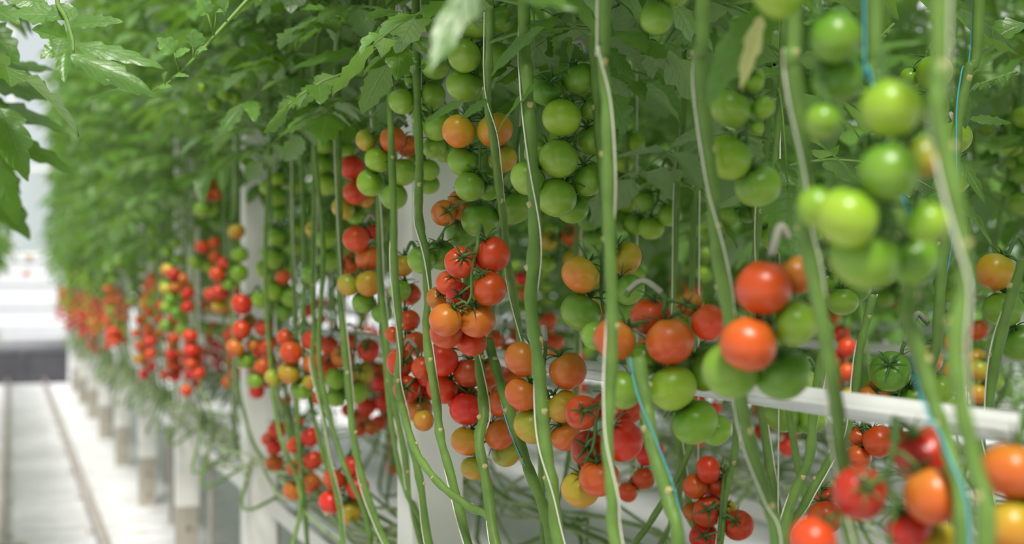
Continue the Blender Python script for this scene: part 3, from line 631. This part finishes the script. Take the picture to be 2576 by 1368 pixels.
# ------------------------------------------------------------------ rows of vines
def stem_mesh(seed, low=.80, old=2):
    r = random.Random(seed); o = MB(); sx = r.choice((-1, 1)); k = r.uniform(-.04, .04)
    pts = [(0, 0, 4.1), (k * .3, 0, 3.2), (-k, .02, 2.4), (k, -.02, 1.9), (0, .01, 1.52), (k * .6, .03 * sx, 1.25), (.02, .09 * sx, 1.03), (.05, .24 * sx, .87), (.10, .5 * sx, low + .03), (.16, .95 * sx, low)]
    if r.random() < .45: pts[-2] = (-.02, .42 * sx, .66); pts[-1] = (.12, .85 * sx, low + .02)
    n0 = 0
    for k2 in range(old):       # the older, lowered length of the stem lies along the row
        pts2 = [pts[-1]] if k2 == 0 else [(r.uniform(.0, .2), r.uniform(-.6, .6), low + r.uniform(.02, .12))]
        for q in range(5): pts2.append((r.uniform(-.02, .22), pts2[-1][1] + sx * r.uniform(.25, .45), low + r.uniform(-.10, .08)))
        o.tube(smooth_path(pts2, 4), .0046, 6)
    n0 = len(o.f)
    p = smooth_path(pts, 4); o.tube(p, [.0062 * (1 + .14 * math.sin(i * 2.1)) for i in range(len(p))], 7)
    me = o.mesh('stem', [M_STEM, M_OLD]); me.polygons.foreach_set('material_index', [1] * n0 + [0] * (len(o.f) - n0)); return me
STEMS = [stem_mesh(i) for i in range(8)]
STEMS_BARE = [stem_mesh(i, .80, 0) for i in range(5)]
TWM = MB(); TWM.tube([(0.009, 0, 4.1), (0.01, .004, 2.6), (.008, -.006, 1.6), (.01, .004, 1.0)], .0016, 5); TWM = TWM.mesh('twine', M_TWINE)
F_FAR = [foliage_mesh(200 + i, 0, 2.25, 38, .33, 9) for i in range(5)]
F_LEFT = [foliage_mesh(270 + i, 0, 1.05, 15, .38, 9) for i in range(4)]
F_LEFTFAR = [foliage_mesh(280 + i, 0, .62, 10, .36, 9) for i in range(3)]
F_NEAR = [foliage_mesh(250 + i, 0, 1.7, 36, .29, 10) for i in range(3)]
F_BACK = [foliage_mesh(300 + i, 0, 1.7, 24, .40, 8) for i in range(4)]
F_LOW = [foliage_mesh(400 + i, 0, 2.5, 36, .42, 8) for i in range(3)]
# truss patterns for the rows
PROTO = []
for s_ in range(7):
    r = random.Random(500 + s_); n = r.choice([5, 6, 6, 7]); lay = []
    for i in range(n):
        sd = 1 if i % 2 else -1; an = r.uniform(-.6, .6)
        lay.append((Vector((sd * .029 * math.cos(an), .029 * math.sin(an) * sd, -.045 - .036 * i)), r.uniform(.052, .059)))
    o = MB(); rp = smooth_path([(0, 0, 0), (.012, 0, .012), (.004, 0, -.03), (0, 0, -.08), (0, 0, -.04 - .034 * n)], 4)
    o.tube(rp, [.003 - .0014 * i / len(rp) for i in range(len(rp))], 5)
    axs = []
    for p, dia in lay:
        nd = Vector((0, 0, p.z + .03)); ax = (nd - p).normalized(); axs.append(ax); o.tube([nd, nd.lerp(p + ax * dia * .5, .5) + Vector((0, 0, .004)), p + ax * dia * .5], .0018, 5)
    PROTO.append((lay, axs, o.mesh('stalk', M_STEMD)))
CMIX = {'R': 'RRRRDRM', 'M': 'RRMMOOY', 'O': 'MOOYKLL', 'Y': 'OYKLLLG', 'G': 'GLLLGGL'}
CNAME = {'R': 'red', 'M': 'red and orange', 'O': 'ripening orange', 'Y': 'ochre and green', 'G': 'green'}
COUNT = {}; NTR = [0]
def row_truss(p, kind, where, grp, calyx=False):
    lay, axs, stk = PROTO[rnd.randrange(len(PROTO))]; rot = rnd.uniform(0, 6.28); q = Quaternion((0, 0, 1), rot); sc = rnd.uniform(.9, 1.08)
    for l, dia in lay:
        if not clear_of(p + q @ l * sc, dia / 2 * sc, .9): return False
    root = tag(empty('tomato_truss', p), None, 'tomato truss', grp)
    root['_w'] = where; root['_k'] = kind
    s_ = link('stalk', stk, root); s_.rotation_euler = (0, 0, rot); s_.scale = (sc,) * 3
    mix = CMIX[kind]
    for i, ((l, dia), ax) in enumerate(zip(lay, axs)):
        c = mix[min(len(mix) - 1, max(0, int(i / len(lay) * len(mix)) + rnd.choice((-1, 0, 0, 1))))]
        pp = p + q @ l * sc; OBST.append((pp, dia / 2 * sc))
        add_tomato(root, pp, dia * sc, c, q @ ax + Vector((0, 0, .3)), calyx)
    NTR[0] += 1; ROWT.setdefault((where, kind), []).append(root); return True
ROWT = {}
def kind_at(h, bias=0):
    h += rnd.uniform(-.07, .07) + bias
    return 'R' if h < -.17 else 'M' if h < -.06 else 'O' if h < .02 else 'Y' if h < .08 else 'G'
ROWV = {}
def row(name, X, y0, y1, step, folset, fh, trusses, bias=0, hs=(-.38, .36), jitter=.05, side=0, twine=False, calyx=False, tmin=0, stems=None):
    y = y0
    while y < y1:
        x = X + rnd.uniform(-jitter, jitter); yy = y + rnd.uniform(-.06, .06)
        root = empty('tomato_vine', (x, yy, 0)); ROWV.setdefault(name, []).append(root)
        s_ = link('stem', rnd.choice(stems or STEMS), root)
        if twine: link('twine', TWM, root)
        h = fh + rnd.uniform(-.08, .08)
        f_ = link('foliage', rnd.choice(folset), root, (0, 0, H + h)); f_.rotation_euler = (0, 0, rnd.uniform(0, 6.28))
        n = trusses if isinstance(trusses, int) else trusses[0] + (rnd.random() < trusses[1])
        for k in range(n if yy > tmin else 0):
            hh = hs[0] + (hs[1] - hs[0]) * (k + rnd.random()) / n
            row_truss(Vector((x + side + rnd.uniform(-.06, .06), yy + rnd.uniform(-.1, .1), H + hh + .08)), kind_at(hh, bias), name, 'tomato trusses of the ' + name, calyx)
        y += step * rnd.uniform(.85, 1.15)
row('aisle row', .71, 2.75, 4.2, .30, F_NEAR, .47, 0, stems=STEMS_BARE)
row('aisle row', .74, 4.2, 5.6, .30, F_FAR, .42, 1, hs=(-.3, .3), side=.05, twine=True)
row('aisle row', .71, 5.6, 19.3, .33, F_FAR, .32, (1, .75), hs=(-.34, .34), side=-.05, twine=True, bias=.02)
row('second row', 1.26, 1.9, 13, .36, F_BACK, .22, (2, .2), hs=(-.42, .42), bias=.05, twine=True, tmin=3.1)
row('second row', 1.27, 13, 19.3, .6, F_BACK, .0, 0)
row('third row', 2.30, 2.7, 11, .36, F_BACK, .22, (2, .2), hs=(-.42, .40), bias=.07)
row('fourth row', 2.86, 3.3, 11, .42, F_BACK, .10, (1, .3), hs=(-.42, .40), bias=.07)
row('fifth row', 3.9, 4.4, 13, .42, F_LOW, -.10, (0, .6), hs=(-.42, .3), bias=.05)
row('third row', 2.32, 11, 19.3, .75, F_LOW, -.5, 0)
row('sixth row', 4.46, 5.0, 12, .45, F_LOW, -.45, 0)
row('seventh row', 5.5, 6.2, 13, .5, F_LOW, -.75, 0)
row('eighth row', 6.1, 6.8, 14, .5, F_LOW, -.75, 0)
row('ninth row', 7.1, 7.8, 15, .5, F_LOW, -.75, 0)
row('left row', -.36, 2.6, 5.0, .42, F_LEFT, .34, 0)
row('left row', -.38, 5.0, 19.3, .42, F_LEFTFAR, .34, 0)
# the same beds run on unseen beside and behind the camera, added for shade
row('near aisle bed', .80, -4.0, .25, .40, F_NEAR, .36, 0)
row('near second bed', 1.30, -4.0, .95, .40, F_BACK, .24, 0)
row('near third bed', 2.30, -3.0, 2.3, .45, F_BACK, .10, 0)
row('near fourth bed', 2.86, -3.0, 2.9, .5, F_BACK, -.1, 0)
row('near fifth bed', 3.9, -2.0, 4.0, .55, F_LOW, -.3, 0)
row('near left bed', -.40, -4.0, -.4, .40, F_LEFT, .34, 0)
row('outer left bed', -.95, -3.0, 6.0, .55, F_BACK, .1, 0)
for nm, lst in ROWV.items():
    for i, o in enumerate(sorted(lst, key=lambda o: -o.location.y)):
        tag(o, 'leafy tomato vine in the %s, %s from the far end' % (nm + (' beside the camera' if 'bed' in nm else ' of the aisle' if nm == 'left row' else ' of vines' if nm != 'aisle row' else ' right of the floor'), ordinal(i)), 'tomato vine', 'tomato vines of the ' + nm)
for (nm, kd), lst in ROWT.items():
    for i, o in enumerate(sorted(lst, key=lambda o: -o.location.y)):
        o['label'] = 'blurred %s truss, %s, %s of its colour from far end' % (CNAME[kd], nm, ordinal(i))
        del o['_w']; del o['_k']

# the left row's near vine with the leaves that reach into the aisle, and the young shoot across the top
def near_vine(loc, label, key):
    root = tag(empty('tomato_vine', loc), label, 'tomato vine', 'tomato vines of the front bed'); VINES[key] = root
    link('stem', STEMS[2], root); return root
near_vine((-.36, 2.15, 0), 'left row vine with veined leaves reaching over the aisle at top left', 'LV')
lp = lambda *a, **k: leaf_part('LV', *a, **k)
o = MB(); rp = smooth_path([Vector((-.36, 2.15, 1.95)), P(60, -60, 2.1), P(150, 20, 1.98), P(180, 90, 1.92), P(185, 130, 1.9)], 6); rp2 = [p - VINES['LV'].location for p in rp]
o.tube(rp2, [.005 - .003 * i / len(rp2) for i in range(len(rp2))], 7); link('leaf_stalk', o.mesh('leaf_stalk', M_STEM), VINES['LV'])
for i, (b0, t0, W, z) in enumerate([((185,115),(420,140),52,1.9),((178,140),(395,208),62,1.86),((165,130),(160,205),40,1.88),((180,60),(305,42),46,1.93),((150,40),(20,30),90,2.0),((190,20),(110,50),80,2.0),
     ((170,100),(80,70),60,1.95),((160,120),(100,130),50,1.9),((120,10),(10,-20),70,2.05),((160,95),(140,150),42,1.9)]):
    lp(b0, t0, W, z, z - .03, 30 + i, up=(-SN, -CS, .55), nu=20)
for i, (b0, t0, W, z) in enumerate([((-60,60),(60,130),90,2.6),((-60,150),(110,190),80,2.8),((-40,210),(150,240),70,2.9),((-60,250),(190,310),90,3.0),((-50,290),(90,340),90,2.9),((-40,330),(200,390),70,3.0),((-40,120),(80,250),90,3.1),
     ((0,270),(70,440),90,2.6),((-30,300),(90,430),90,2.7),((-30,400),(60,560),80,3.4),((-40,480),(80,600),90,3.6),((-40,20),(50,40),90,2.4),((-20,180),(130,140),60,3.0)]):
    lp(b0, t0, W, z, z - .03, 130 + i, up=(-SN * .4, -CS * .6, .8), nu=18)
VINES['SH'] = VINES['S9']
rt = VINES['SH'].location
sh = smooth_path([P(985, -300, 2.5), P(840, -190, 2.25), P(710, -95, 2.0), P(622, 0, 1.95), P(540, 90, 1.92), P(500, 135, 1.9), P(455, 180, 1.9), P(415, 214, 1.9), P(370, 234, 1.9), P(330, 228, 1.9)], 6)
o = MB(); o.tube([p - rt for p in sh], [.0042 - .0034 * i / len(sh) for i in range(len(sh))], 7)
so = link('side_shoot', o.mesh('side_shoot', M_STEM), VINES['SH']); so['label'] = 'thin pale green shoot'
def shoot_leaf(b0, mid, tip, W, sd):
    o = MB(); st = MB(); st.tube([P(*b0, 1.9) - rt, P(*mid, 1.89) - rt], [.0016, .0011], 5)
    leaflet(o, P(*mid, 1.89) - rt, P(*tip, 1.87) - P(*mid, 1.89), Vector((-SN, -CS, .4)), (P(*tip, 1.87) - P(*mid, 1.89)).length, W * 1.9 / F, random.Random(sd), 12)
    nl = len(o.f); o.add(st.v, st.f); me = o.mesh('leaf', [M_YOUNG, M_STEM]); me.polygons.foreach_set('material_index', [0] * nl + [1] * len(st.f)); link('leaf', me, so)
for i, a in enumerate([((538,90),(522,35),(500,-10),44),((570,55),(562,25),(572,-12),40),((452,182),(438,132),(402,92),50),((486,152),(486,118),(484,76),50),((452,182),(440,140),(468,118),24),((415,214),(413,205),(410,182),26),
      ((486,150),(498,124),(512,116),16),((370,234),(345,226),(210,232),22),((370,234),(362,222),(310,212),18),((430,200),(440,190),(468,184),10),((380,232),(400,218),(425,212),14),((538,90),(545,30),(552,20),12)]):
    shoot_leaf(*a, 80 + i)
# leafy growth at the left rail
r_ = tag(empty('low_plant', (-.10, 6.3, 0)), 'small leafy plant on the floor at the left rail', 'plant')
o = MB(); st = MB(); rr = random.Random(9)
for i in range(7):
    a = rr.uniform(0, 6.28); compound(o, st, Vector((0, 0, .05 + .03 * i)), Vector((math.cos(a) * .6, math.sin(a) * .6, .8)), .22, rr, 9)
link('foliage', o.mesh('foliage', M_LEAF), r_)
st.tube([(0, 0, 0), (0, 0, .25)], .005, 6); link('stem', st.mesh('stem', M_STEM), r_)

# ------------------------------------------------------------------ light
W_ = bpy.data.worlds.new('World'); S.world = W_; W_.use_nodes = True; nt = W_.node_tree
bg = nt.nodes['Background']; bg.inputs[0].default_value = (.95, .98, 1.0, 1); bg.inputs[1].default_value = .78
sd = bpy.data.lights.new('sun', 'SUN'); sd.energy = 4.6; sd.angle = math.radians(14); sd.color = (1, .96, .88)
so_ = bpy.data.objects.new('sun', sd); COL.objects.link(so_)
el = math.radians(54)                                   # high sun behind the camera, along the aisle
dv = Vector((.34 * math.cos(el), .94 * math.cos(el), -math.sin(el)))
so_.rotation_mode = 'QUATERNION'; so_.rotation_quaternion = Vector((0, 0, -1)).rotation_difference(dv)
# ------------------------------------------------------------------ camera
cd = bpy.data.cameras.new('camera'); co = bpy.data.objects.new('camera', cd); COL.objects.link(co); S.camera = co
cd.sensor_fit = 'HORIZONTAL'; cd.sensor_width = 36; cd.lens = F / 2576 * 36; cd.shift_y = 46 / 2576; cd.clip_start = .02
co.location = (0, 0, H); co.rotation_euler = (PI / 2, 0, -math.atan2(SN, CS))
cd.dof.use_dof = True; cd.dof.focus_distance = 2.1; cd.dof.aperture_fstop = cd.lens / 18.5
S.view_settings.view_transform = 'Standard'; S.view_settings.look = 'None'; S.view_settings.gamma = 1; S.view_settings.exposure = 0.15
S.cycles.max_bounces = 6; S.cycles.diffuse_bounces = 3; S.cycles.glossy_bounces = 2; S.cycles.transmission_bounces = 3; S.cycles.transparent_max_bounces = 6; S.cycles.adaptive_threshold = .02
print('trusses in rows', NTR[0], 'vines', sum(len(v) for v in ROWV.values()), 'objects', len(bpy.data.objects))
